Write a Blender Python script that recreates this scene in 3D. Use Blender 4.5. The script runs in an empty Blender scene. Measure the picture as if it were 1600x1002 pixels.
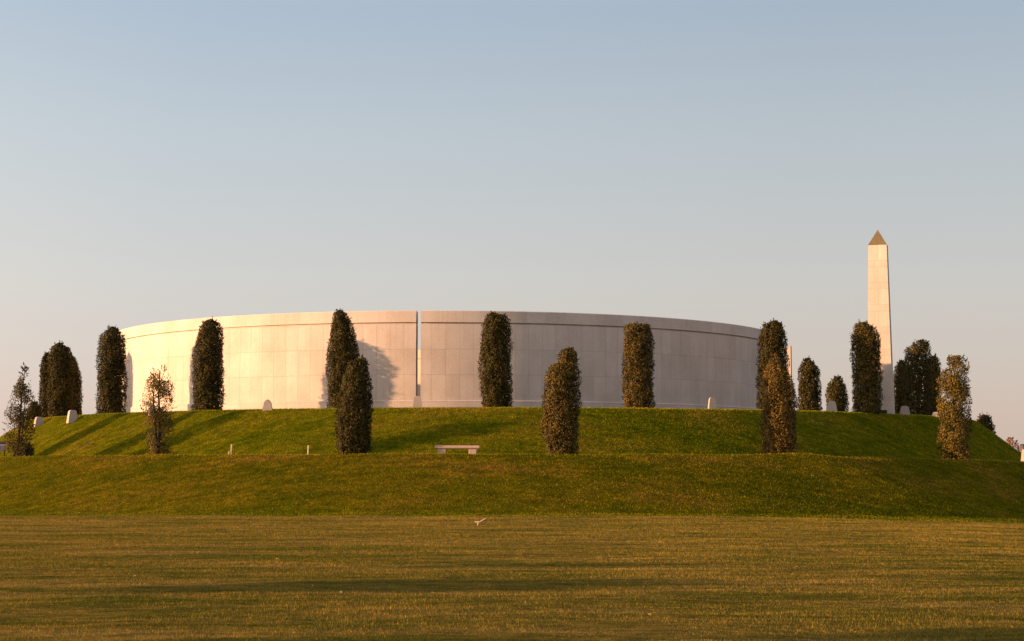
import bpy, bmesh, math, random
import numpy as np
from mathutils import Vector, Matrix
S = bpy.context.scene
COL = S.collection
rng = np.random.default_rng(7)
random.seed(7)
R = math.radians

# ------------------------------------------------------------------ camera
F = 2600.0; CX, CY = 800.0, 501.0; PITCH = math.atan((735 - CY) / F)
EYE = 1.65
cam = bpy.data.cameras.new('camera'); cam.sensor_width = 36; cam.sensor_fit = 'HORIZONTAL'
cam.lens = F / 1600 * 36; cam.clip_end = 9000; cam.clip_start = 0.1
camo = bpy.data.objects.new('camera', cam); COL.objects.link(camo)
camo.location = (0, 0, EYE); camo.rotation_euler = (math.pi / 2 + PITCH, 0, 0); S.camera = camo

def ray(px, py):
    u = (px - CX) / F; v = (CY - py) / F
    return u, math.cos(PITCH) - v * math.sin(PITCH), math.sin(PITCH) + v * math.cos(PITCH)
def P(px, py, Y):
    a, b, c = ray(px, py); t = Y / b
    return Vector((a * t, Y, EYE + c * t))

# ------------------------------------------------------------------ terrain shape
MC = (-0.6, 102.0)
_pr = np.array([0, 26.8, 28.0, 31.4, 31.8, 34.6, 35.3, 35.9, 36.3, 40.4, 41.6, 43.3, 60])
_ph = np.array([4.54, 4.48, 4.38, 2.20, 2.10, 2.10, 2.24, 2.31, 2.20, 0.08, -.05, -.5, -.5])
_fr = np.linspace(0, 60, 2401)
_fh = np.interp(_fr, _pr, _ph)
_k = np.hanning(13); _k /= _k.sum()
_fh = np.convolve(np.pad(_fh, 6, mode='edge'), _k, mode='valid')
def wob(x, y, s, seed):
    r = np.random.default_rng(seed); o = 0
    for i in range(7):
        a = r.uniform(0, math.pi * 2); f = s * r.uniform(.5, 1.8); p = r.uniform(0, 6.28)
        o = o + np.sin((x * math.cos(a) + y * math.sin(a)) * f + p)
    return o / 7
def drop(x):
    x = np.asarray(x, float)
    return np.where(x > 0, -0.0010, -0.0002) * np.minimum(np.abs(x), 45) ** 2
def ground_h(x, y):
    x = np.asarray(x, float); y = np.asarray(y, float)
    d = np.hypot(x, y - 40)
    near = np.clip(1 - (d - 60) / 60, 0, 1)
    return drop(x) + near * (.04 * wob(x, y, .35, 3) + .022 * wob(x * .6, y, 1.5, 4) + .026 * wob(x * .5, y, 3.6, 8) + .015 * wob(x * .6, y, 8.0, 9))
def mound_h(x, y):
    x = np.asarray(x, float); y = np.asarray(y, float)
    r = np.hypot(x - MC[0], y - MC[1])
    ang = np.arctan2(x - MC[0], MC[1] - y)
    # a soft shoulder running down the right-hand flank, as in the photograph
    r2 = r + .25 * wob(ang * 12, 0 * ang, 1.0, 11) * np.clip((r - 27) / 4, 0, 1) - .0
    h = np.interp(r2, _fr, _fh)
    s_ = (ang - (.345 + (r - 36) * .034)) * r
    h = h + .30 * np.exp(-(s_ / 1.5) ** 2) * np.clip((r - 35.6) / 1.2, 0, 1) * np.clip((41.2 - r) / 3.5, 0, 1)
    k = np.clip(1 - h / 4.5, 0, 1)
    sl = np.clip((r - 26.5) / 2, 0, 1)
    h = h + drop(x) * k + sl * (.045 * wob(x, y, .9, 5) + .02 * wob(x, y, 2.6, 6)) * np.clip((44 - r) / 2, 0, 1)
    return h
def surf(x, y):
    return max(float(mound_h(x, y)), float(ground_h(x, y)))

# ------------------------------------------------------------------ materials
def newmat(name):
    m = bpy.data.materials.new(name); m.use_nodes = True
    nt = m.node_tree; b = nt.nodes['Principled BSDF']
    b.inputs['Specular IOR Level'].default_value = .25
    return m, nt, b
def N(nt, t, **kw):
    n = nt.nodes.new(t)
    for k, v in kw.items():
        if k in n.inputs: n.inputs[k].default_value = v
        else: setattr(n, k, v)
    return n
def L(nt, a, b): nt.links.new(a, b)
def noise(nt, vec, scale, detail=4, rough=.55, stretch=None):
    if stretch:
        mp = N(nt, 'ShaderNodeMapping'); mp.inputs['Scale'].default_value = stretch
        L(nt, vec, mp.inputs['Vector']); vec = mp.outputs[0]
    n = N(nt, 'ShaderNodeTexNoise', Scale=scale, Detail=detail, Roughness=rough)
    L(nt, vec, n.inputs['Vector']); return n.outputs['Fac']
def ramp(nt, fac, stops):
    r = N(nt, 'ShaderNodeValToRGB'); e = r.color_ramp.elements
    while len(e) < len(stops): e.new(.5)
    for i, (p, c) in enumerate(stops):
        e[i].position = p; e[i].color = (*c, 1)
    L(nt, fac, r.inputs[0]); return r.outputs[0]
def mix(nt, fac, a, b, mode='MIX'):
    m = N(nt, 'ShaderNodeMix', data_type='RGBA', blend_type=mode)
    for s, v in ((0, fac), (6, a), (7, b)):
        if hasattr(v, 'node'): L(nt, v, m.inputs[s])
        elif s == 0: m.inputs[0].default_value = v
        else: m.inputs[s].default_value = (*v, 1)
    return m.outputs[2]
def geo_pos(nt): return N(nt, 'ShaderNodeNewGeometry').outputs['Position']

LAWN = dict(a=(.108, .105, .016), b=(.195, .142, .030), c=(.255, .176, .050))
BANK = dict(a=(.118, .128, .005), b=(.180, .158, .008), c=(.245, .170, .018))
def grass_col(nt, pal, scale=1.0):
    pos = geo_pos(nt)
    if pal is BANK:                          # drier turf below the terrace lip, lusher above it and along the foot
        off = N(nt, 'ShaderNodeVectorMath', operation='SUBTRACT'); L(nt, pos, off.inputs[0]); off.inputs[1].default_value = (MC[0], MC[1], 0)
        fl = N(nt, 'ShaderNodeVectorMath', operation='MULTIPLY'); L(nt, off.outputs[0], fl.inputs[0]); fl.inputs[1].default_value = (1, 1, 0)
        ln_ = N(nt, 'ShaderNodeVectorMath', operation='LENGTH'); L(nt, fl.outputs[0], ln_.inputs[0])
        mr_ = N(nt, 'ShaderNodeMapRange'); L(nt, ln_.outputs['Value'], mr_.inputs[0]); mr_.inputs[1].default_value = 34; mr_.inputs[2].default_value = 43
        zone = ramp(nt, mr_.outputs[0], [(0, (1.14, 1.24, 1.0)), (.185, (1.14, 1.24, 1.0)), (.21, (1.3, 1.22, 1.4)), (.26, (1.10, 1.02, 1.15)), (.62, (1.06, 1.02, 1.05)), (.80, (1.02, 1.14, 1.0))])  # pale stop at the lip paints in its sun-catching edge
    n1 = noise(nt, pos, .55 * scale, 6, .66, (.30, 1.0, 1.0))
    n2 = noise(nt, pos, 2.6 * scale, 5, .65, (.35, 1.2, 1.0))
    c = ramp(nt, n1, [(.36, pal['a']), (.52, pal['b']), (.66, pal['c'])])
    if pal is BANK: c = mix(nt, 1, c, zone, 'MULTIPLY')
    c2 = ramp(nt, n2, [(.32, (.55, .62, .52)), (.5, (.95, .97, .95)), (.68, (1.5, 1.3, 1.1))])
    return mix(nt, .8, c, c2, 'MULTIPLY')
def turf(name, pal, scale, bump, dark):
    m, nt, b = newmat(name)
    c = grass_col(nt, pal, scale)
    pos = geo_pos(nt)
    f = noise(nt, pos, 28, 5, .7)
    c = mix(nt, .85, c, ramp(nt, f, [(.3, (.5, .55, .5)), (.5, (.95, .95, .95)), (.72, (1.45, 1.35, 1.2))]), 'MULTIPLY')
    f2 = noise(nt, pos, 5.5, 5, .7, (.7, 1, 1))
    c = mix(nt, 1, c, ramp(nt, f2, [(.32, (.60, .66, .6)), (.5, (1, 1, 1)), (.68, (1.45, 1.35, 1.25))]), 'MULTIPLY')
    c = mix(nt, 1, c, (dark,) * 3, 'MULTIPLY')
    L(nt, c, b.inputs['Base Color']); b.inputs['Roughness'].default_value = .9
    b.inputs['Specular IOR Level'].default_value = .0
    bp = N(nt, 'ShaderNodeBump', Strength=bump, Distance=.13)
    L(nt, noise(nt, pos, 6, 7, .75), bp.inputs['Height']); L(nt, bp.outputs[0], b.inputs['Normal'])
    return m
def blade_mat(name, pal, scale):
    m, nt, b = newmat(name)
    c = grass_col(nt, pal, scale)
    g = N(nt, 'ShaderNodeNewGeometry')
    f2 = noise(nt, g.outputs['Position'], 5.5, 5, .7, (.7, 1, 1))
    c = mix(nt, 1, c, ramp(nt, f2, [(.32, (.60, .66, .6)), (.5, (1, 1, 1)), (.68, (1.45, 1.35, 1.25))]), 'MULTIPLY')
    v = ramp(nt, g.outputs['Random Per Island'], [(0, (.55, .62, .5)), (.5, (1.0, 1.0, .9)), (.85, (1.35, 1.2, 1.0)), (1, (1.75, 1.55, 1.4))])
    c = mix(nt, 1, c, v, 'MULTIPLY')
    L(nt, c, b.inputs['Base Color']); b.inputs['Roughness'].default_value = .8; b.inputs['Specular IOR Level'].default_value = .03
    tr = N(nt, 'ShaderNodeBsdfTranslucent'); L(nt, c, tr.inputs[0])
    ms = N(nt, 'ShaderNodeMixShader', Fac=.3) if False else N(nt, 'ShaderNodeMixShader')
    ms.inputs[0].default_value = .3
    L(nt, b.outputs[0], ms.inputs[1]); L(nt, tr.outputs[0], ms.inputs[2])
    L(nt, ms.outputs[0], nt.nodes['Material Output'].inputs[0])
    return m
def leaf_mat(name, cols):
    m, nt, b = newmat(name)
    g = N(nt, 'ShaderNodeNewGeometry')
    n = len(cols)
    c = ramp(nt, g.outputs['Random Per Island'], [(i / (n - 1), cc) for i, cc in enumerate(cols)])
    p = noise(nt, g.outputs['Position'], 1.9, 3)
    c = mix(nt, .7, c, ramp(nt, p, [(.32, (.6, .62, .6)), (.7, (1.4, 1.28, 1.1))]), 'MULTIPLY')
    L(nt, c, b.inputs['Base Color']); b.inputs['Roughness'].default_value = .55
    b.inputs['Specular IOR Level'].default_value = .12
    tr = N(nt, 'ShaderNodeBsdfTranslucent'); L(nt, c, tr.inputs[0])
    ms = N(nt, 'ShaderNodeMixShader'); ms.inputs[0].default_value = .14
    L(nt, b.outputs[0], ms.inputs[1]); L(nt, tr.outputs[0], ms.inputs[2])
    L(nt, ms.outputs[0], nt.nodes['Material Output'].inputs[0])
    return m
def stone_mat(name, base, brick=None, joint=.72, rough_n=14):
    m, nt, b = newmat(name)
    pos = geo_pos(nt)
    fine = noise(nt, pos, rough_n, 6, .65)
    big = noise(nt, pos, .6, 4, .6)
    c = mix(nt, 1, base, ramp(nt, fine, [(.3, (.90, .89, .87)), (.7, (1.08, 1.07, 1.05))]), 'MULTIPLY')
    c = mix(nt, 1, c, ramp(nt, big, [(.32, (.90, .88, .86)), (.68, (1.06, 1.06, 1.06))]), 'MULTIPLY')
    st = noise(nt, pos, 3.0, 4, .6, (1, 1, .12))
    c = mix(nt, .3, c, ramp(nt, st, [(.40, (.84, .81, .78)), (.58, (1, 1, 1))]), 'MULTIPLY')
    bump_in = None
    if brick:
        w, h, u0, v0 = brick
        uv = N(nt, 'ShaderNodeUVMap'); mp = N(nt, 'ShaderNodeMapping'); mp.inputs['Location'].default_value = (u0, v0, 0)
        L(nt, uv.outputs[0], mp.inputs[0])
        br = N(nt, 'ShaderNodeTexBrick'); br.offset = 0.0
        for k, v in (('Scale', 1), ('Mortar Size', .011), ('Mortar Smooth', .3), ('Bias', 0), ('Brick Width', w), ('Row Height', h)):
            br.inputs[k].default_value = v
        br.inputs['Color1'].default_value = (.93, .925, .92, 1); br.inputs['Color2'].default_value = (1.04, 1.035, 1.03, 1)
        br.inputs['Mortar'].default_value = (joint, joint * .96, joint * .92, 1)
        L(nt, mp.outputs[0], br.inputs['Vector'])
        c = mix(nt, 1, c, br.outputs['Color'], 'MULTIPLY'); bump_in = br.outputs['Fac']
    L(nt, c, b.inputs['Base Color']); b.inputs['Roughness'].default_value = .85
    b1 = N(nt, 'ShaderNodeBump', Strength=.15, Distance=.01); L(nt, fine, b1.inputs['Height'])
    if bump_in:
        b2 = N(nt, 'ShaderNodeBump', Strength=.5, Distance=.006, invert=True); L(nt, bump_in, b2.inputs['Height'])
        L(nt, b1.outputs[0], b2.inputs['Normal']); b1 = b2
    L(nt, b1.outputs[0], b.inputs['Normal'])
    return m
def plain(name, col, rough=.6, metal=0.0, var=.25, sc=8):
    m, nt, b = newmat(name)
    f = noise(nt, geo_pos(nt), sc, 4)
    c = mix(nt, 1, col, ramp(nt, f, [(.3, (1 - var,) * 3), (.7, (1 + var,) * 3)]), 'MULTIPLY')
    L(nt, c, b.inputs['Base Color']); b.inputs['Roughness'].default_value = rough; b.inputs['Metallic'].default_value = metal
    return m
STONE = (.585, .488, .445)
M = dict(
    lawn=turf('lawn_turf', LAWN, 1, 1.0, .75), bank=turf('bank_turf', BANK, 1, 1.0, .42),
    blade=blade_mat('lawn_blades', LAWN, 1), bankblade=blade_mat('bank_blades', BANK, 1),
    panel=stone_mat('wall_panels', STONE, (.69, 1.257, .10, 0)), cornice=stone_mat('cornice_stone', STONE, (1.05, 3, .35, 1), .85),
    plinth=stone_mat('plinth_stone', STONE, (1.38, 3, 0, 1), .82), stone=stone_mat('pale_stone', (.42, .345, .30)),
    obelisk=stone_mat('obelisk_stone', STONE, (.62, 40, .31, 1), .70), bench=stone_mat('bench_stone', (.54, .37, .30)),
    cap=plain('bronze_cap', (.20, .14, .07), .5, .35, .15), bark=plain('bark', (.055, .036, .022), .85, 0, .4),
    wood=plain('pale_wood', (.55, .42, .24), .7), dark=plain('dark_cap', (.03, .022, .02), .6),
    board=plain('board_purple', (.075, .050, .085), .45), boardpale=plain('board_pale', (.17, .14, .18), .45), white=plain('white_ink', (.7, .66, .62), .5),
    soil=plain('soil', (.060, .035, .018), .95), twig=plain('pale_twig', (.36, .26, .16), .8), dead=plain('dead_leaf', (.38, .24, .10), .7),
    oak=leaf_mat('oak_leaf', [(.015, .013, .003), (.031, .026, .005), (.058, .044, .008), (.115, .082, .014)]),
    gold=leaf_mat('young_oak_leaf', [(.022, .021, .006), (.052, .040, .009), (.105, .070, .014), (.19, .118, .024)]),
    sun_tinted=leaf_mat('sun_tinted_leaf', [(.028, .023, .006), (.075, .050, .010), (.16, .095, .018), (.27, .155, .030)]),  # brighter leaf colours, painting in the gold of low sun
    sparse=leaf_mat('sparse_leaf', [(.028, .024, .006), (.050, .038, .008), (.085, .060, .011), (.13, .085, .018)]),
    brown=leaf_mat('brown_leaf', [(.042, .036, .007), (.080, .058, .010), (.13, .088, .014), (.20, .13, .024)]),
    rose=leaf_mat('autumn_leaf', [(.16, .09, .07), (.24, .13, .10), (.34, .20, .15)]),
    greenleaf=leaf_mat('green_leaf', [(.03, .04, .012), (.06, .07, .02), (.09, .09, .03)]),
)
# ------------------------------------------------------------------ helpers
def link(o, parent=None):
    COL.objects.link(o)
    if parent: o.parent = parent
    return o
def tag(o, label=None, cat=None, group=None, kind=None):
    for k, v in (('label', label), ('category', cat), ('group', group), ('kind', kind)):
        if v: o[k] = v
    return o
def thing(name, loc, label, cat, group=None, rz=0):
    o = bpy.data.objects.new(name, None); o.empty_display_size = .2
    o.location = loc; o.rotation_euler[2] = rz; link(o)
    return tag(o, label, cat, group)
def npmesh(name, verts, faces, mat, parent=None, smooth=False):
    """verts (n,3), faces (m,k) all same k"""
    me = bpy.data.meshes.new(name); verts = np.asarray(verts, np.float32); faces = np.asarray(faces, np.int32)
    k = faces.shape[1]
    me.vertices.add(len(verts)); me.vertices.foreach_set('co', verts.ravel())
    me.loops.add(faces.size); me.loops.foreach_set('vertex_index', faces.ravel())
    me.polygons.add(len(faces)); me.polygons.foreach_set('loop_start', np.arange(0, faces.size, k, dtype=np.int32))
    me.polygons.foreach_set('use_smooth', np.full(len(faces), smooth))
    me.update(calc_edges=True); me.materials.append(mat)
    return link(bpy.data.objects.new(name, me), parent)
def bmobj(name, bm, mat, parent=None, smooth=False):
    me = bpy.data.meshes.new(name); bmesh.ops.recalc_face_normals(bm, faces=bm.faces); bm.to_mesh(me); bm.free(); me.materials.append(mat)
    if smooth:
        for p in me.polygons: p.use_smooth = True
    return link(bpy.data.objects.new(name, me), parent)
def bm_box(bm, sx, sy, z0, z1, cx=0, cy=0, tx=1, ty=1):
    vs = []
    for z, kx, ky in ((z0, 1, 1), (z1, tx, ty)):
        for a, b in ((-1, -1), (1, -1), (1, 1), (-1, 1)):
            vs.append(bm.verts.new((cx + a * sx / 2 * kx, cy + b * sy / 2 * ky, z)))
    for f in ((0, 3, 2, 1), (4, 5, 6, 7), (0, 1, 5, 4), (1, 2, 6, 5), (2, 3, 7, 6), (3, 0, 4, 7)):
        bm.faces.new([vs[i] for i in f])
    return vs
def bevel(bm, w, seg=2):
    bmesh.ops.bevel(bm, geom=[e for e in bm.edges], offset=w, segments=seg, affect='EDGES', profile=.5)
def tubes(paths):
    """paths: list of (points, radii) -> verts, quads"""
    V, Fc = [], []; n = 6
    for pts, rad in paths:
        base = len(V)
        for i, p in enumerate(pts):
            p = np.array(p); d = np.array(pts[min(i + 1, len(pts) - 1)]) - np.array(pts[max(i - 1, 0)])
            d = d / (np.linalg.norm(d) + 1e-9)
            a = np.cross(d, (0.3, 1, 0.1)); a /= np.linalg.norm(a) + 1e-9; b = np.cross(d, a)
            for j in range(n):
                t = 2 * math.pi * j / n; V.append(p + rad[i] * (math.cos(t) * a + math.sin(t) * b))
        for i in range(len(pts) - 1):
            for j in range(n):
                Fc.append((base + i * n + j, base + i * n + (j + 1) % n, base + (i + 1) * n + (j + 1) % n, base + (i + 1) * n + j))
    return np.array(V), np.array(Fc)

# ------------------------------------------------------------------ lawn sheet and mound
def axis(lo, hi, step, far):
    a = list(np.arange(lo, hi + 1e-6, step)); s = step
    x = hi; up = []
    while x < far: s *= 1.35; x += s; up.append(x)
    s = step; x = lo; dn = []
    while x > -far: s *= 1.35; x -= s; dn.append(x)
    return np.array(dn[::-1] + a + up)
xs = axis(-30, 30, .2, 4200); ys = axis(12, 63, .14, 4200)
X, Y = np.meshgrid(xs, ys); Z = ground_h(X, Y)
nx, ny = len(xs), len(ys)
idx = np.arange(nx * ny).reshape(ny, nx)
q = np.stack([idx[:-1, :-1], idx[:-1, 1:], idx[1:, 1:], idx[1:, :-1]], -1).reshape(-1, 4)
tag(npmesh('ground', np.stack([X, Y, Z], -1).reshape(-1, 3), q, M['lawn'], smooth=True), kind='structure')
rr = np.concatenate([np.linspace(.01, 25, 20), np.arange(25.2, 43.6, .2)]); aa = np.linspace(0, 2 * math.pi, 900, endpoint=False)
RR, AA = np.meshgrid(rr, aa, indexing='ij')
X = MC[0] + RR * np.sin(AA); Y = MC[1] - RR * np.cos(AA); Z = mound_h(X, Y)
nr, na = RR.shape; idx = np.arange(nr * na).reshape(nr, na); nxt = np.roll(idx, -1, 1)
q = np.stack([idx[:-1], nxt[:-1], nxt[1:], idx[1:]], -1).reshape(-1, 4)[:, ::-1]
tag(npmesh('grass_mound', np.stack([X, Y, Z], -1).reshape(-1, 3), q, M['bank'], smooth=True), kind='structure')

# ------------------------------------------------------------------ grass blades
def blades(name, x, y, z, h, w, mat):
    n = len(x); th = rng.uniform(0, math.pi, n); dx, dy = np.cos(th) * w / 2, np.sin(th) * w / 2
    lean = rng.normal(0, .35, (n, 2)) * h[:, None]
    v = np.empty((n, 3, 3))
    v[:, 0] = np.stack([x - dx, y - dy, z - .01], 1); v[:, 1] = np.stack([x + dx, y + dy, z - .01], 1)
    v[:, 2] = np.stack([x + lean[:, 0], y + lean[:, 1], z + h], 1)
    return tag(npmesh(name, v.reshape(-1, 3), np.arange(3 * n).reshape(n, 3), mat), kind='stuff')
def sample_view(n, y0, y1, power, spread=.37, pad=2):
    u = rng.random(n); yy = (y0 ** power + u * (y1 ** power - y0 ** power)) ** (1 / power)
    xx = rng.uniform(-1, 1, n) * (spread * yy + pad); return xx, yy
x, y = sample_view(760000, 14.5, 62.5, 1.05)
r = np.hypot(x - MC[0], y - MC[1]); k = r > 41.6; x, y = x[k], y[k]
cl = wob(x, y, 1.2, 21) + .8 * wob(x, y, 3.1, 22)
k = rng.random(len(x)) < np.clip(.75 + .5 * cl, .25, 1); x, y, cl = x[k], y[k], cl[k]
h = (.009 + .014 * rng.random(len(x))) * (1 + .6 * cl) * (1 + y / 60); w = (.0035 + .00023 * y) * rng.uniform(.7, 1.4, len(x))
blades('lawn_grass', x, y, ground_h(x, y), h, w, M['blade'])
n = 400000
r = np.sqrt(rng.uniform(26.8 ** 2, 42.2 ** 2, n)); a = rng.uniform(-1.75, 1.75, n)
x = MC[0] + r * np.sin(a); y = MC[1] - r * np.cos(a); z = mound_h(x, y); k = z > ground_h(x, y) - .02
x, y, z = x[k], y[k], z[k]; n = len(x)
h = rng.uniform(.028, .060, n); w = rng.uniform(.016, .030, n)
blades('bank_grass', x, y, z, h, w, M['bankblade'])

# ------------------------------------------------------------------ memorial wall
WC = (-3.9, 101.9); WR = 20.0
def arc_sweep(name, prof, a0, a1, mat, parent, step=R(.6), vbase=0.0):
    """prof: closed list of (radius, z); phi 0 faces the camera side"""
    n = max(2, int(abs(a1 - a0) / step) + 1); ph = np.linspace(a0, a1, n); m = len(prof)
    bm = bmesh.new(); uvl = bm.loops.layers.uv.new('UVMap'); rows = []
    for p in ph:
        rows.append([bm.verts.new((WC[0] + rad * math.sin(p), WC[1] - rad * math.cos(p), z)) for rad, z in prof])
    for i in range(n - 1):
        for j in range(m):
            f = bm.faces.new((rows[i][j], rows[i + 1][j], rows[i + 1][(j + 1) % m], rows[i][(j + 1) % m]))
            vals = [(ph[i], j), (ph[i + 1], j), (ph[i + 1], (j + 1) % m), (ph[i], (j + 1) % m)]
            for lp, (pp, jj) in zip(f.loops, vals): lp[uvl].uv = (pp * WR + 100, prof[jj][1] - vbase)
    for row in (rows[0], rows[-1]):
        f = bm.faces.new(row)
        for lp in f.loops: lp[uvl].uv = (100.35, lp.vert.co.z - vbase)
    return bmobj(name, bm, mat, parent)
def wall(name, a0, a1, label):
    am = (a0 + a1) / 2
    t = thing(name, (0, 0, 0), label, 'wall')
    arc_sweep('wall_panels', [(WR, 4.2), (WR, 8.865), (WR - .9, 8.865), (WR - .9, 4.2)], a0, a1, M['panel'], t, vbase=5.09)
    arc_sweep('shadow_groove', [(WR - .07, 8.868), (WR - .07, 8.935), (WR - .85, 8.935), (WR - .85, 8.868)], a0 + .0006, a1 - .0006, M['plinth'], t)
    arc_sweep('cornice', [(WR + .03, 8.938), (WR + .035, 9.49), (WR + .01, 9.52), (WR - .92, 9.52), (WR - .93, 8.938)], a0, a1, M['cornice'], t)
    arc_sweep('plinth', [(WR + .07, 4.15), (WR + .07, 5.05), (WR + .03, 5.09), (WR + .002, 5.09), (WR + .002, 4.15)], a0, a1, M['plinth'], t)
    return t
def phi_at(px):
    a, b, c = ray(px, 570); d = np.array([a, b]); d /= np.linalg.norm(d); c0 = -np.array(WC)
    bq = d @ c0; t = -bq - math.sqrt(bq * bq - (c0 @ c0 - WR * WR)); p = d * t - np.array(WC)
    return math.atan2(p[0], -p[1])
pA, pB = phi_at(649.8), phi_at(657.2)
wall('memorial_wall', R(-176), pA, 'curved pale stone wall glowing in sunlight, on the obelisk-free side of the narrow slit')
wall('memorial_wall', pB, R(72), 'curved grey stone wall mostly in shade, between the narrow slit and the obelisk')
# inner screen wall seen through the slit
def slab(name, loc, rz, sx, sy, z0, z1, label, grooves):
    t = thing(name, (loc[0], loc[1], z0), label, 'wall', None, rz)
    bm = bmesh.new(); bm_box(bm, sx, sy, 0, z1 - z0 - (.62 if grooves else 0)); bevel(bm, .012, 1); bmobj('wall_panels', bm, M['stone'], t)
    if grooves:
        bm = bmesh.new(); bm_box(bm, sx - .1, sy - .12, z1 - z0 - .618, z1 - z0 - .58); bmobj('shadow_groove', bm, M['plinth'], t)
        bm = bmesh.new(); bm_box(bm, sx + .06, sy + .06, z1 - z0 - .578, z1 - z0); bevel(bm, .012, 1); bmobj('cornice', bm, M['stone'], t)
    return t
p = P(653.5, 548, 110)
slab('inner_wall', (p.x, p.y), R(-38), 6.0, .8, 4.4, p.z, 'sunlit inner stone wall glimpsed through the narrow slit', True)
p = P(1232.5, 541, 105)
slab('wall_pier', (p.x, p.y), R(-22), .30, .26, 4.3, p.z, 'slim sunlit stone upright half hidden behind columnar trees beside the curved wall', False)

# ------------------------------------------------------------------ obelisk
YO = 83.3
top = P(1371.5, 359, YO); capb = P(1371.5, 384.5, YO); base_px = P(1378, 648, YO)
wt = 29.0 / F * YO / 1.03; wb = 39.5 / F * YO / 1.03
bz = surf(top.x, YO) - .05
Hc = capb.z - bz
ob = thing('obelisk', (top.x, YO, bz), 'tall tapering pale stone obelisk with a dark pyramid tip', 'obelisk', None, R(-17))
bm = bmesh.new(); uvl = bm.loops.layers.uv.new('UVMap')
zs = [0]; k = 0; hs = [.75, .72]
courses = []
z = Hc
for i in range(40):
    hgt = (.80, .32)[i % 2] if i else .80
    courses.append((max(z - hgt, 0), z)); z -= hgt
    if z <= 0: break
for j, (z0, z1) in enumerate(courses):
    g = .014
    w0 = wb + (wt - wb) * z0 / Hc; w1 = wb + (wt - wb) * z1 / Hc
    ins = .022
    rings = [(w0 - ins, z0), (w0, z0 + g), (w1, z1 - g), (w1 - ins, z1)]
    prev = None
    for (w, zz) in rings:
        cur = [bm.verts.new((a * w / 2, b * w / 2, zz)) for a, b in ((-1, -1), (1, -1), (1, 1), (-1, 1))]
        if prev:
            for s in range(4):
                f = bm.faces.new((prev[s], prev[(s + 1) % 4], cur[(s + 1) % 4], cur[s]))
                for lp in f.loops:
                    if j % 2 == 0:
                        lp[uvl].uv = ((lp.vert.co.x if s % 2 == 0 else lp.vert.co.y) + 6.51, zz)
                    else: lp[uvl].uv = (6.2, zz)
        prev = cur
        if zz == z1: bm.faces.new(cur)
bmobj('shaft', bm, M['obelisk'], ob)
bm = bmesh.new(); w = wt / 2 + .012; zc = Hc + .004
v = [bm.verts.new((a * w, b * w, zc)) for a, b in ((-1, -1), (1, -1), (1, 1), (-1, 1))]; ap = bm.verts.new((0, 0, top.z - bz))
bm.faces.new(v[::-1]); [bm.faces.new((v[i], v[(i + 1) % 4], ap)) for i in range(4)]
bmobj('pyramid_tip', bm, M['cap'], ob)
bm = bmesh.new(); bm_box(bm, .42, .10, 0, .20, .12, -wb / 2 - .12); bevel(bm, .015, 1)
bmobj('plaque_block', bm, M['dark'], ob)

# ------------------------------------------------------------------ trees
UP = 'clipped columnar trees around the wall'; LOW = 'young trees planted on the lower terrace'
def prof_from(z, org, sc):
    return [(org[1] + yy * sc, org[0] + a * sc, org[0] + b * sc) for yy, a, b in z]
Z1 = ((0, 460), 400 / 1484); Z2 = ((400, 460), 300 / 1113); Z3 = ((620, 460), 300 / 1113); Z4 = ((900, 460), 400 / 1484); Z5 = ((1200, 460), 400 / 1484)
def leaves(cx, cy, cz, nrm, ln, wd):
    n = len(cx); c = np.stack([cx, cy, cz], 1)
    d = rng.normal(size=(n, 3)); d[:, 2] += .35; d -= nrm * (d * nrm).sum(1, keepdims=True) * .6
    d /= np.linalg.norm(d, axis=1, keepdims=True)
    nn = nrm + rng.normal(size=(n, 3)) * .55
    s = np.cross(d, nn); s /= np.linalg.norm(s, axis=1, keepdims=True) + 1e-9
    up = np.cross(s, d)
    ln = ln[:, None]; wd = wd[:, None]
    v = np.empty((n, 4, 3))
    v[:, 0] = c - d * ln * .5; v[:, 1] = c + s * wd * .5 + up * wd * .18; v[:, 2] = c + d * ln * .5; v[:, 3] = c - s * wd * .5 + up * wd * .18
    return v.reshape(-1, 3), np.arange(4 * n).reshape(n, 4)
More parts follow.
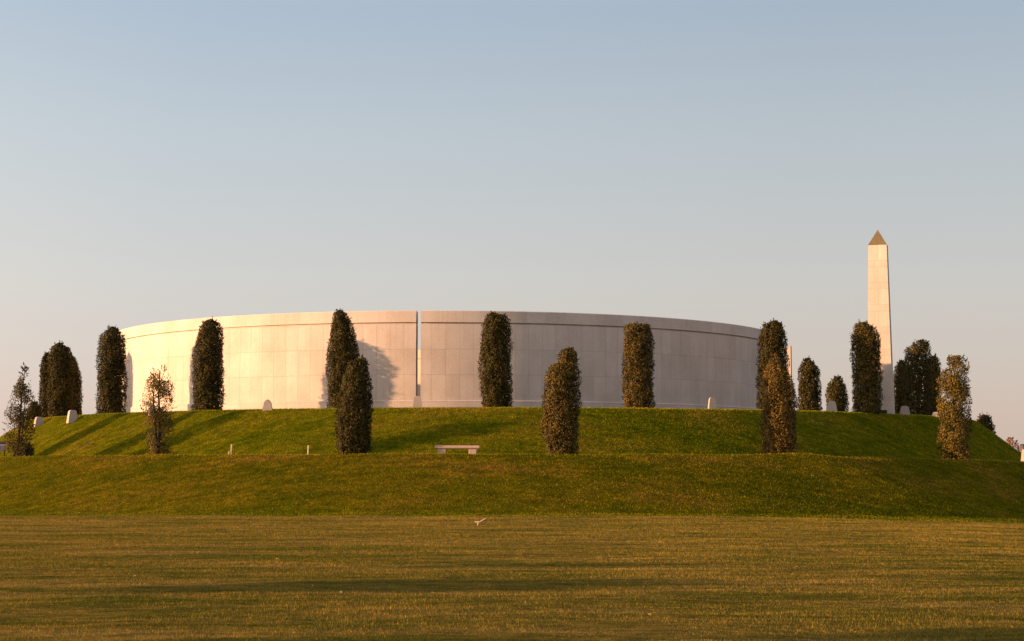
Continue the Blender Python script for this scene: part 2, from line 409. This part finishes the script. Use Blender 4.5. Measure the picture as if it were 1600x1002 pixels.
def tree(name, prof, Yd, mat, label, group, n=15500, dens='dense', leaf=.084, px_base=None, soil=False, cat='tree', seed=0, zb=None):
    g = np.random.default_rng(100 + seed)
    pr = sorted(prof); ys_ = np.array([p[0] for p in pr]); l = np.array([p[1] for p in pr]); rt = np.array([p[2] for p in pr])
    cxp = (l[-1] + rt[-1]) / 2 if px_base is None else px_base
    b = P(cxp, ys_[-1], Yd); gz = surf(b.x, Yd) if zb is None else zb
    zt = np.array([P(cxp, yy, Yd).z for yy in ys_]) - gz
    c = np.array([P((a + bb) / 2, yy, Yd).x for yy, a, bb in zip(ys_, l, rt)]) - b.x
    hw = np.array([(P(bb, yy, Yd).x - P(a, yy, Yd).x) / 2 for yy, a, bb in zip(ys_, l, rt)])
    o = np.argsort(zt); zt, c, hw = zt[o], c[o], hw[o]
    H = zt[-1]; zlow = .12 if (dens == 'sparse' or group == LOW) else .02
    t = thing(name, (b.x, Yd, gz), label, cat, group)
    hwf = lambda z: np.interp(z, zt, hw); cf = lambda z: np.interp(z, zt, c)
    # trunk and limbs
    paths = []; wmax = hw.max()
    nst = 3 if dens == 'sparse' else 2
    for k in range(nst):
        ph = 2.1 * k + seed; o0 = np.array([.09 * math.cos(ph), .09 * math.sin(ph)]) * (1 if k else 0)
        pts, rad = [], []
        hh = H * (.93 if k == 0 else .72)
        for i in range(9):
            f = i / 8; z = -.12 + f * (hh + .12)
            sp = min(f * 1.4, 1) * .42 * hwf(max(z, 0)) * (1 if k else .15)
            pts.append((float(cf(max(z, 0))) * min(1, f * 2) + o0[0] + sp * math.cos(ph) + .02 * math.sin(5 * f + k), o0[1] + sp * math.sin(ph) + .02 * math.cos(4 * f + k), z))
            rad.append((.085 if k == 0 else .05) * (1 - .85 * f) * (wmax / .75) ** .5 + .006)
        paths.append((pts, rad))
        nl = 26 if dens == 'sparse' else 9
        for q_ in range(nl):
            f = .12 + .84 * (q_ + g.random()) / nl; i = min(int(f * 8), 7); fr = f * 8 - i
            p0 = np.array(pts[i]) * (1 - fr) + np.array(pts[i + 1]) * fr; a = g.uniform(0, 6.28)
            tip_r = hwf(min(p0[2] + .4, H)) * g.uniform(.6, .95)
            tip = np.array([float(cf(p0[2])) + tip_r * math.cos(a), tip_r * math.sin(a), p0[2] + g.uniform(.25, .6)])
            mid = (p0 + tip) / 2 + np.array([0, 0, -.06])
            paths.append(([p0, mid, tip], [.022 * (1 - .6 * f), .013, .004]))
    V, Fq = tubes(paths); npmesh('trunk', V, Fq, M['bark'], t, True)
    # foliage
    wts = np.interp(np.linspace(zlow, H, 200), zt, hw) + .02; cdf = np.cumsum(wts); cdf /= cdf[-1]
    def levels(m): return np.interp(g.random(m), cdf, np.linspace(zlow, H, 200))
    z = levels(n); a = g.uniform(0, 2 * math.pi, n); hb = hwf(z)
    lump = 1 + .07 * np.sin(a * 3 + z * 2.1 + seed) + .07 * np.sin(a * 5 - z * 4.3 + seed * 2) + .09 * np.sin(a * 9 + z * 9 + seed * 3) * np.sin(z * 6.3 - 4 * a)
    if dens == 'dense':
        rad = hb * lump * (1 - np.abs(g.normal(0, .13, n))) + np.minimum(g.exponential(.030, n), .085)
    else:
        rad = hb * lump * np.sqrt(g.uniform(.03, 1.05, n))
    x = cf(z) + rad * np.cos(a); y = rad * np.sin(a)
    if dens != 'dense':                      # clumps along the twigs, air between them
        s = 5.2
        f = np.sin(x * s + seed) * np.sin(y * s * 1.1 + 2 * seed) + np.sin(z * s * .9 + x * 3 + seed) * .9 + .5 * np.sin(z * 11 + a * 3)
        keep = g.random(n) < np.clip((.62 if dens == 'open' else .48) + .55 * f, .03, 1)
        x, y, z, a, rad, hb = x[keep], y[keep], z[keep], a[keep], rad[keep], hb[keep]
    kt = ~((z > H - .55) & (np.sin(x * 7.5 + seed) + np.sin(y * 6 + 2 * seed) * .6 + (z - H + .55) * 1.3 > .95) & (g.random(len(x)) < .93))
    x, y, z, a, rad, hb = x[kt], y[kt], z[kt], a[kt], rad[kt], hb[kt]
    ns_ = 46 if dens == 'dense' else 26                     # stray shoots past the clipped face
    zs_ = np.where(g.random(ns_) < .35, H * (1 - np.abs(g.normal(0, .07, ns_))), levels(ns_)); as_ = g.uniform(0, 6.28, ns_); ls_ = g.uniform(.05, .17, ns_)
    k_ = 11; tt = np.tile(np.linspace(-.3, 1, k_), ns_); zs_, as_, ls_ = (np.repeat(v_, k_) for v_ in (zs_, as_, ls_))
    tp = np.clip((zs_ - H + .6) / .6, 0, 1); rs_ = hwf(zs_) * .97 + ls_ * tt * (1 - .75 * tp) + g.normal(0, .012, len(tt))
    x = np.concatenate([x, cf(zs_) + rs_ * np.cos(as_)]); y = np.concatenate([y, rs_ * np.sin(as_)])
    z = np.concatenate([z, zs_ + ls_ * tt * (.35 + .7 * tp) + g.normal(0, .012, len(tt))]); a = np.concatenate([a, as_])
    m = len(x)
    nrm = np.stack([np.cos(a), np.sin(a), np.full(m, .25) + np.clip((z - H + .35) / .35, 0, 1)], 1); nrm /= np.linalg.norm(nrm, axis=1, keepdims=True)
    V, Fq = leaves(x, y, z, nrm, g.uniform(.75, 1.3, m) * leaf, g.uniform(.75, 1.25, m) * leaf * .56)
    if dens == 'dense':                      # broad shaded leaves filling the inside
        mi = n // 5; zi = levels(mi); ai = g.uniform(0, 6.28, mi); ri = hwf(zi) * np.sqrt(g.random(mi)) * .78
        nr_ = g.normal(size=(mi, 3)); nr_ /= np.linalg.norm(nr_, axis=1, keepdims=True)
        V2, F2 = leaves(cf(zi) + ri * np.cos(ai), ri * np.sin(ai), zi, nr_, np.full(mi, leaf * 2.0), np.full(mi, leaf * 1.4))
        Fq = np.concatenate([Fq, F2 + len(V)]); V = np.concatenate([V, V2])
    npmesh('crown', V, Fq, mat, t)
    if soil:
        bm = bmesh.new(); n_ = 26; ring = []
        ctr = bm.verts.new((0, 0, .05))
        for i in range(n_):
            q_ = 2 * math.pi * i / n_; rr_ = .62 * (1 + .12 * math.sin(3 * q_ + 1) + .08 * math.sin(7 * q_)); xx, yy = rr_ * math.cos(q_), rr_ * math.sin(q_)
            ring.append(bm.verts.new((xx, yy, surf(b.x + xx, Yd + yy) - gz + .012)))
        for i in range(n_): bm.faces.new((ctr, ring[i], ring[(i + 1) % n_]))
        bmobj('soil_ring', bm, M['soil'], t, True)
    return t
def T(z, fr): return prof_from(z, *fr)
tree('columnar_tree', T([(283, 338, 352), (310, 300, 400), (360, 287, 415), (450, 283, 420), (750, 282, 418)], Z1), 91, M['oak'], 'broadest dark clipped column, middle and tallest of the tight trio beside the two leaning stones', UP, seed=1)
tree('columnar_tree', T([(340, 265, 285), (380, 245, 300), (450, 236, 310), (755, 232, 312)], Z1), 95, M['oak'], 'dark clipped column partly hidden behind the tallest of the trio, nearest the thin see-through tree', UP, 9000, seed=2)
tree('columnar_tree', T([(368, 405, 430), (400, 390, 446), (480, 385, 465), (735, 385, 473)], Z1), 97, M['oak'], 'dark clipped column behind the trio’s tallest, rising behind a tapered stone', UP, 9000, seed=3)
tree('columnar_tree', T([(188, 640, 665), (215, 603, 700), (250, 584, 719), (350, 573, 725), (500, 569, 726), (722, 567, 722)], Z1), 85.0, M['oak'], 'round-topped dark clipped column standing where the bright curved wall begins against the sky', UP, seed=4)
tree('columnar_tree', T([(146, 1210, 1232), (165, 1178, 1268), (200, 1160, 1280), (260, 1142, 1287), (400, 1126, 1290), (690, 1122, 1286)], Z1), 80.67, M['oak'], 'round-topped dark clipped column standing alone before the brightest stretch of wall', UP, seed=5)
tree('columnar_tree', T([(92, 474, 488), (110, 458, 522), (180, 440, 555), (260, 429, 575), (340, 420, 590), (450, 418, 592), (672, 422, 570)], Z2), 79, M['oak'], 'tallest pointed dark column, beside the large rounded shadow on the wall', UP, seed=6)
tree('columnar_tree', T([(106, 545, 565), (120, 530, 628), (150, 512, 646), (200, 500, 654), (300, 488, 656), (450, 485, 662), (600, 493, 662), (675, 503, 658)], Z3), 78.8, M['oak'], 'dark flat-topped clipped column just past the slit, above the stone bench', UP, seed=7)
tree('columnar_tree', T([(168, 325, 355), (178, 292, 424), (200, 286, 430), (250, 281, 437), (400, 277, 442), (672, 280, 443)], Z4), 79.3, M['gold'], 'square-topped golden-brown clipped column standing alone before the shaded grey wall', UP, seed=8)
tree('columnar_tree', T([(155, 1140, 1160), (170, 1098, 1190), (200, 1080, 1203), (280, 1063, 1215), (450, 1058, 1222), (675, 1058, 1220)], Z4), 80.0, M['oak'], 'tall dark olive column at the shaded wall’s end, behind a terrace tree', UP, seed=9)
tree('columnar_tree', T([(368, 218, 232), (400, 197, 262), (440, 183, 295), (550, 180, 300), (690, 180, 306)], Z5), 108, M['oak'], 'dark slender column clear against the sky, between the wall’s end and the shortest column', UP, 6000, seed=10, leaf=.13)
tree('columnar_tree', T([(480, 390, 415), (520, 352, 445), (580, 340, 457), (695, 340, 458)], Z5), 116, M['oak'], 'shortest round-topped dark column with a grey tapered stone in front', UP, 5500, seed=11, leaf=.13)
tree('columnar_tree', T([(165, 530, 565), (180, 505, 590), (200, 492, 618), (260, 487, 645), (330, 490, 648), (400, 492, 648), (705, 500, 652)], Z5), 81.2, M['gold'], 'round-topped brown column overlapping the lower shaft of the obelisk', UP, seed=12)
tree('columnar_tree', T([(383, 770, 790), (420, 740, 822), (500, 733, 830), (712, 733, 830)], Z5), 98, M['oak'], 'dark clipped column right behind the obelisk’s shaded side, in the cluster of three', UP, 9000, seed=13)
tree('columnar_tree', T([(262, 880, 905), (280, 850, 932), (310, 812, 935), (325, 795, 936), (400, 792, 940), (728, 798, 946)], Z5), 91, M['oak'], 'tallest dark column of the cluster past the obelisk, its uneven top catching the sun', UP, 9000, seed=14)
tree('columnar_tree', T([(358, 942, 972), (400, 915, 992), (500, 910, 1000), (732, 910, 1000)], Z5), 95, M['gold'], 'brown column squeezed between the cluster’s tallest column and the loose leafy terrace tree', UP, 9000, seed=15)
tree('round_bush', T([(698, 1240, 1265), (718, 1214, 1292), (760, 1198, 1310), (860, 1194, 1314)], Z5), 100, M['oak'], 'small round dark bush on the far sloping flank against the sky', None, 3600, cat='bush', seed=16, zb=P(1538, 690, 100).z)
tree('round_bush', T([(625, 185, 210), (655, 165, 225), (700, 155, 232), (790, 155, 230)], Z1), 94, M['oak'], 'small dark bush tucked between the thin see-through tree and a tapered stone', None, 3600, cat='bush', seed=17)
# lower terrace
tree('young_tree', T([(405, 148, 157), (450, 122, 168), (550, 78, 182), (650, 45, 195), (750, 26, 200), (850, 25, 196), (930, 58, 185)], Z1), 74.4, M['sparse'], 'thin see-through tree tapering to a wispy point, bare stems showing at its foot', LOW, 8000, 'open', .085, 26, seed=18)
tree('low_shrub', [(694, 34, 46), (699, 31, 51), (709, 31, 52)], 74.0, M['oak'], 'knee-high dark shrub at the foot of the thin pointed tree', None, 1100, leaf=.07, cat='shrub', seed=31)
tree('young_tree', T([(422, 935, 952), (445, 890, 970), (500, 845, 1000), (560, 825, 1003), (620, 825, 1010), (750, 838, 1002), (920, 858, 1000)], Z1), 69.6, M['brown'], 'nearly bare bushy tree with twin stems and sparse brown leaves before the bright wall', LOW, 14000, 'sparse', .072, 245, seed=19)
tree('young_tree', T([(368, 608, 630), (385, 558, 640), (420, 535, 642), (500, 500, 656), (600, 480, 667), (750, 470, 667), (900, 474, 656), (930, 500, 630)], Z2), 67.6, M['oak'], 'dense dark terrace tree with a ring of bare soil, overlapping the tallest pointed column', LOW, 15500, leaf=.078, px_base=553, soil=True, seed=20)
tree('young_tree', T([(310, 985, 1015), (340, 945, 1040), (395, 938, 1046), (412, 890, 1047), (480, 865, 1052), (600, 850, 1053), (800, 852, 1052), (925, 878, 1042)], Z3), 67.4, M['gold'], 'olive-brown terrace tree whose loose topknot rises on one side, next along from the bench', LOW, 15500, leaf=.078, px_base=877, seed=21)
tree('young_tree', T([(345, 1142, 1160), (400, 1118, 1192), (450, 1104, 1226), (520, 1090, 1254), (600, 1084, 1268), (800, 1082, 1271), (942, 1085, 1272)], Z4), 69.3, M['sun_tinted'], 'dense terrace tree tinted sunlit gold, standing in front of the column at the wall’s end', LOW, 15500, leaf=.078, seed=22)
tree('young_tree', T([(356, 1060, 1148), (372, 1045, 1150), (430, 1012, 1162), (550, 985, 1166), (700, 984, 1172), (968, 988, 1172)], Z5), 73.3, M['brown'], 'loose rusty-leaved terrace tree with gaps of sky, beyond the obelisk cluster', LOW, 27000, 'open', .088, seed=23)
# the pale autumn tree far beyond the mound
for i, (x0, x1, y0) in enumerate([(1566, 1592, 684), (1585, 1612, 694)]):
    tree('distant_tree', [(y0, (x0 + x1) / 2 - 3, (x0 + x1) / 2 + 3), (y0 + 7, x0 + 4, x1 - 3), (y0 + 16, x0, x1), (740, x0 + 3, x1 - 3)], 165, M['rose'],
         ['pale rosy autumn tree far beyond the mound, peeping over its flank', 'lower pale rosy treetop far beyond the mound, beside the bright stone at the picture edge'][i], 'far autumn trees', 2600, 'open', .2, seed=24 + i, zb=0)

# ------------------------------------------------------------------ stones
def stone(px, Yd, top, wpx, rz, label, dz=0, mat='stone', tk=.30, rnd=.12):
    b = P(px, 650, Yd); gz = surf(b.x, Yd); hgt = P(px, top, Yd).z - gz + .06; w = wpx / F * Yd
    t = thing('marker_stone', (b.x, Yd, gz - .06), label, 'stone', 'tapered stones around the mound', R(rz))
    bm = bmesh.new(); pts = [(-w / 2, 0), (w / 2, 0), (w * .36, hgt - rnd)]
    for i in range(7):
        q_ = math.pi / 2 * i / 6; pts.append((w * .36 - rnd + rnd * math.cos(q_), hgt - rnd + rnd * math.sin(q_)))
    for i in range(7):
        q_ = math.pi / 2 * (1 + i / 6); pts.append((-w * .36 + rnd + rnd * math.cos(q_), hgt - rnd + rnd * math.sin(q_)))
    cl_ = []
    for p_ in pts:
        if not cl_ or (abs(cl_[-1][0] - p_[0]) + abs(cl_[-1][1] - p_[1])) > 1e-4: cl_.append(p_)
    A = [bm.verts.new((a, -tk / 2 * (1 - .25 * z / hgt), z)) for a, z in cl_]; B = [bm.verts.new((a, tk / 2 * (1 - .25 * z / hgt), z)) for a, z in cl_]
    bm.faces.new(A); bm.faces.new(B[::-1])
    for i in range(len(A)): bm.faces.new((A[i], B[i], B[(i + 1) % len(A)], A[(i + 1) % len(A)]))
    bmesh.ops.bevel(bm, geom=[e for e in bm.edges if len(e.link_faces) == 2 and e.calc_face_angle(0) > .8], offset=.02, segments=2, affect='EDGES')
    me = bpy.data.meshes.new('marker_stone'); bmesh.ops.recalc_face_normals(bm, faces=bm.faces); bm.to_mesh(me); bm.free(); me.materials.append(M[mat])
    o = bpy.data.objects.new('marker_stone', me); o.location = t.location; o.rotation_euler = t.rotation_euler
    for k_ in ('label', 'category', 'group'): o[k_] = t[k_]
    bpy.data.objects.remove(t); link(o); o.name = 'marker_stone'
    return o
stone(61, 86, 651.5, 15, 35, 'tapered stone between the small dark bush and the trio of columns')
stone(113, 83, 641, 16, 35, 'tapered stone with one bright edge in front of the trio of columns')
stone(238, 79.2, 632, 12, 20, 'grey tapered stone seen through the nearly bare bushy tree')
stone(418, 76.3, 624.5, 16, 2, 'small rounded stone before the bright wall, between the lone and the pointed columns', rnd=.2)
stone(652.5, 75.9, 619, 16, 3, 'tapered stone standing right before the narrow slit in the wall')
stone(1113, 77.5, 621, 13.5, 12, 'pale tapered stone against the shaded grey wall', tk=.18)
stone(1300, 81.2, 626.5, 18, -14, 'grey round-shouldered stone before the shortest round-topped column', rnd=.16)
stone(1414, 84.0, 634.5, 16.5, -18, 'tapered stone at the foot of the cluster past the obelisk')
stone(1462, 85.5, 644, 13, -22, 'tapered stone half hidden by the loose rusty terrace tree')
stone(1601, 76.2, 702, 14, -35, 'brightly sunlit stone on the terrace, cut off by the picture edge')

# ------------------------------------------------------------------ bench
pb = P(714.5, 700, 68.0); gz = surf(pb.x, 68.0)
be = thing('stone_bench', (pb.x, 68, gz), 'backless pale pink stone bench on the terrace', 'bench', None, R(2))
topz = P(714.5, 696.5, 68).z - gz; ln = 72 / F * 68
bm = bmesh.new(); bm_box(bm, ln - .06, .52, topz - .125, topz, 0, 0, 1, 1)
for v_ in bm.verts:
    if v_.co.z < topz - .06: v_.co.x *= 1.02
bevel(bm, .035, 3); bmobj('seat', bm, M['bench'], be, False)
for s in (-1, 1):
    bm = bmesh.new(); bm_box(bm, .27, .40, -.05, topz - .128, s * .59, 0, 1.0, 1.05)
    for v_ in bm.verts:
        if v_.co.z > .1: v_.co.x += s * .07 * (1 if v_.co.x * s > .59 else .2)
    bevel(bm, .012, 1); bmobj('leg', bm, M['bench'], be)

# ------------------------------------------------------------------ marker posts, sign
def post(px, Yd, ytop, lean, label, cap):
    b = P(px, 709, Yd); gz = surf(b.x, Yd); h_ = P(px, ytop, Yd).z - gz
    t = thing('marker_post', (b.x, Yd, gz), label, 'post', 'short pale posts on the terrace edge'); t.rotation_euler = (0, R(lean), 0)
    bm = bmesh.new(); bm_box(bm, .055, .055, -.1, h_); bevel(bm, .008, 1); bmobj('shaft', bm, M['wood'], t)
    bm = bmesh.new()
    if cap: bm_box(bm, .12, .10, h_ + .002, h_ + .06); bevel(bm, .015, 2); bmobj('cap', bm, M['dark'], t)
    else:
        bm_box(bm, .05, .06, -.02, .12, -.085, -.06); bm_box(bm, .04, .05, -.02, .07, .02, -.09); bmobj('peg', bm, M['wood'], t)
post(361, 67.9, 694.5, 3, 'short pale post with a tiny peg at its foot, on the terrace edge', False)
post(481, 67.3, 695.5, 3, 'short pale post with a dark cap, on the terrace edge', True)
ps = P(1, 698, 74.3); gz = surf(ps.x, 74.3)
sg = thing('information_sign', (ps.x, 74.3, gz), 'low purple and grey board with a pale stripe at the picture edge', 'sign', None, R(8))
zt_ = P(1, 690.5, 74.3).z - gz; zb_ = P(1, 704.5, 74.3).z - gz; wS = .46
bm = bmesh.new(); bm_box(bm, wS, .04, zb_, zt_); bevel(bm, .006, 1); bmobj('board', bm, M['board'], sg)
bm = bmesh.new(); bm_box(bm, wS - .02, .006, zb_ + .02, zt_ - .17, 0, -.0245); bmobj('lower_panel', bm, M['boardpale'], sg)
bm = bmesh.new(); bm_box(bm, wS - .02, .006, zt_ - .155, zt_ - .130, 0, -.0245); bmobj('stripe', bm, M['white'], sg)
for s in (-1, 1):
    bm = bmesh.new(); bm_box(bm, .04, .04, -.1, zb_ + .05, s * .17, .043); bmobj('leg', bm, M['dark'], sg)

# ------------------------------------------------------------------ litter on the grass
def at_ground(px, py):
    a, b, c = ray(px, py); t = 12.0
    while t < 120:
        if EYE + c * t <= surf(a * t, b * t): break
        t += .02
    return a * t, b * t, surf(a * t, b * t)
x_, y_, z_ = at_ground(748, 822)
V, Fq = tubes([([(-.12, .02, .12), (-.05, 0, .105), (.03, 0, .10), (.10, .01, .135), (.16, .02, .175), (.22, .03, .205)], [.022, .03, .034, .03, .032, .026]), ([(.01, 0, .10), (-.02, -.02, .05), (-.025, -.03, -.04)], [.03, .024, .02])])
o = npmesh('fallen_twig', V, Fq, M['twig'], None, True); o.location = (x_, y_, z_ + .01); tag(o, 'pale forked twig propped on the lawn near the foot of the bank', 'twig')
def scrap(px, py, s, mat, name, label, cat, group, up=.3):
    x_, y_, z_ = at_ground(px, py); bm = bmesh.new(); n_ = 7
    a0 = random.uniform(0, 6); top_ = [bm.verts.new((s * random.uniform(.7, 1.1) * math.cos(a0 + 2 * math.pi * i / n_), .6 * s * math.sin(a0 + 2 * math.pi * i / n_), s * up * (random.random() + .2 * math.cos(2 * i)))) for i in range(n_)]
    c_ = bm.verts.new((0, 0, s * .1))
    for i in range(n_): bm.faces.new((c_, top_[i], top_[(i + 1) % n_]))
    bmesh.ops.solidify(bm, geom=bm.faces[:], thickness=.006)
    o = bmobj(name, bm, mat, None); o.location = (x_, y_, z_ + .035 + .0004 * y_); o.rotation_euler = (R(random.uniform(20, 60)), random.uniform(-.4, .4), random.uniform(-.6, .6))
    return tag(o, label, cat, group)
scrap(140, 697, .15, M['twig'], 'stone_chip', 'pale crumpled scrap on the upper slope beside the thin see-through tree', 'scrap', None, .8)
for px, py in [(101, 684), (126, 701), (1270, 661), (1283, 663), (1298, 660), (1575, 724)]:
    scrap(px, py, .055, M['twig'], 'fallen_leaf', 'tiny pale leaf lying on the mound’s upper grass slope', 'leaf', 'pale leaves on the mound slope', .8)
for px, py in [(313, 841), (432, 877), (266, 872), (618, 890), (533, 931), (676, 932), (701, 799), (156, 807), (1075, 802), (1237, 794), (1508, 806), (1012, 858), (1015, 966), (1028, 965), (919, 921), (1365, 814), (489, 920), (1245, 890), (730, 885), (820, 948), (210, 905), (1420, 930)]:
    scrap(px, py, .024, M['dead'] if random.random() < .85 else M['twig'], 'fallen_leaf', 'tiny dry tan leaf lying on the lawn or lower bank', 'leaf', 'dry leaves on the lawn', .5)

# ------------------------------------------------------------------ trees outside the picture whose shadows fall into it
SUN_EL, SUN_AZ = R(7.5), R(257)
sx, sy = math.sin(SUN_AZ), math.cos(SUN_AZ)
def caster(px, py, dist, hw_, zlow_, ztop_, seed, label, el=SUN_EL):
    x0, y0, z0 = at_ground(px, py); x1, y1 = x0 + sx * dist, y0 + sy * dist
    up_ = z0 - surf(x1, y1); zlow_ += up_; ztop_ += up_
    t = thing('lawn_tree', (x1, y1, surf(x1, y1)), label, 'tree', 'young lawn trees beyond the frame')
    g = np.random.default_rng(seed); n = 15000
    zz = g.uniform(0, 1, n); a = g.uniform(0, 6.28, n); rad = hw_ * np.sqrt(1 - (2 * zz - 1) ** 2) * np.cbrt(g.random(n))
    x = rad * np.cos(a); y = rad * np.sin(a); z = zlow_ + zz * (ztop_ - zlow_); nr_ = g.normal(size=(n, 3)); nr_ /= np.linalg.norm(nr_, axis=1, keepdims=True)
    V, Fq = leaves(x, y, z, nr_, np.full(n, .18), np.full(n, .12)); npmesh('crown', V, Fq, M['greenleaf'], t)
    pa = [([(0, 0, -.1), (.03, 0, zlow_), (0, .02, ztop_ - .2)], [.055, .045, .01])]
    for i in range(8):
        q_ = i * 2.4; pa.append(([(0, 0, zlow_ + .1 * i), (hw_ * .8 * math.cos(q_), hw_ * .8 * math.sin(q_), zlow_ + .1 * i + .4)], [.02, .006]))
    V, Fq = tubes(pa); npmesh('trunk', V, Fq, M['bark'], t, True)
caster(230, 924, 36, 1.25, 4.72, 5.8, 41, 'young tree with a small high crown on a thin stem')
caster(1330, 998, 30, .8, 3.95, 5.0, 42, 'young tree with a small high crown on a slightly shorter stem')
caster(560, 888, 40, .4, 5.27, 6.2, 43, 'slender young tree with a very small crown')
tree('young_tree', [(575, -145, -139), (610, -156, -128), (680, -160, -124), (712, -158, -126)], 75, M['oak'], 'dense terrace tree outside the picture, casting its shadow up the slope', LOW, 6000, seed=51)
tree('young_tree', [(570, -85, -79), (605, -96, -68), (680, -100, -64), (712, -98, -66)], 79, M['oak'], 'second dense terrace tree outside the picture, casting its shadow up the slope', LOW, 6000, seed=52)

# ------------------------------------------------------------------ light and sky
sun = bpy.data.lights.new('sun', 'SUN'); sun.energy = 4.15; sun.angle = R(.53); sun.color = (1.0, .575, .275)
so = bpy.data.objects.new('sun', sun); link(so)
d = Vector((sx * math.cos(SUN_EL), sy * math.cos(SUN_EL), math.sin(SUN_EL)))
so.rotation_euler = d.to_track_quat('Z', 'Y').to_euler(); so.location = (-60, -20, 40)
w = bpy.data.worlds.new('World'); S.world = w; w.use_nodes = True; nt = w.node_tree
sk = nt.nodes.new('ShaderNodeTexSky'); sk.sky_type = 'NISHITA'; sk.sun_disc = False
sk.sun_elevation = SUN_EL; sk.sun_rotation = SUN_AZ; sk.air_density = 1.0; sk.dust_density = 1.5; sk.ozone_density = 1.5
bg = nt.nodes['Background']; bg.inputs[1].default_value = .1
tc = N(nt, 'ShaderNodeTexCoord'); sep = N(nt, 'ShaderNodeSeparateXYZ'); L(nt, tc.outputs['Generated'], sep.inputs[0])
EXP = 1.4; KX = 1 / (.1 * 2 ** EXP)
def lin(r, g, b): return tuple(((v / 255 + .055) / 1.055) ** 2.4 * KX for v in (r, g, b))
air = ramp(nt, sep.outputs['Z'], [(0, (0, 0, 0)), (1, (1, 1, 1))])
rp = nt.nodes[-1]; e = rp.color_ramp.elements
e[0].position = 0; e[1].position = 1
for p_, c_ in ((0.0, (222, 198, 184)), (.03, (222, 201, 190)), (.07, (219, 207, 200)), (.112, (214, 211, 208)), (.19, (198, 206, 212)), (.27, (178, 193, 209)), (.5, (200, 206, 218)), (1.0, (190, 200, 218))):
    el = e[0] if p_ == 0 else (e[len(e) - 1] if p_ == 1.0 else e.new(p_))
    v = lin(*c_); el.position = p_; el.color = (*[q_ / 4 for q_ in v], 1)
sc_ = N(nt, 'ShaderNodeVectorMath', operation='SCALE'); sc_.inputs['Scale'].default_value = 4; L(nt, air, sc_.inputs[0])
dt = N(nt, 'ShaderNodeVectorMath', operation='DOT_PRODUCT'); dt.inputs[1].default_value = tuple(d); L(nt, tc.outputs['Generated'], dt.inputs[0])
gl = N(nt, 'ShaderNodeValToRGB'); L(nt, N(nt, 'ShaderNodeMapRange').outputs[0], gl.inputs[0])
mr = gl.inputs[0].links[0].from_node; L(nt, dt.outputs['Value'], mr.inputs[0]); mr.inputs[1].default_value = -1; mr.inputs[2].default_value = 1
ge = gl.color_ramp.elements; ge[0].position = 0; ge[0].color = (.42, .42, .43, 1); ge[1].position = 1; ge[1].color = (3.2, 2.3, 1.5, 1)
for p_, c_ in ((.32, (.445, .44, .435)), (.5, (.50, .50, .50)), (.62, (.60, .575, .55)), (.85, (1.0, .87, .74)), (.95, (1.5, 1.2, .95))):
    q_ = ge.new(p_); q_.color = (*c_, 1)
s2 = N(nt, 'ShaderNodeVectorMath', operation='SCALE'); s2.inputs['Scale'].default_value = 2; L(nt, gl.outputs[0], s2.inputs[0])
mm = N(nt, 'ShaderNodeVectorMath', operation='MULTIPLY'); L(nt, sc_.outputs[0], mm.inputs[0]); L(nt, s2.outputs[0], mm.inputs[1])
mxs = mix(nt, .9, sk.outputs[0], mm.outputs[0]); L(nt, mxs, bg.inputs[0])
S.view_settings.view_transform = 'Standard'; S.view_settings.look = 'None'; S.view_settings.gamma = 1; S.view_settings.exposure = EXP
S.render.engine = 'CYCLES'
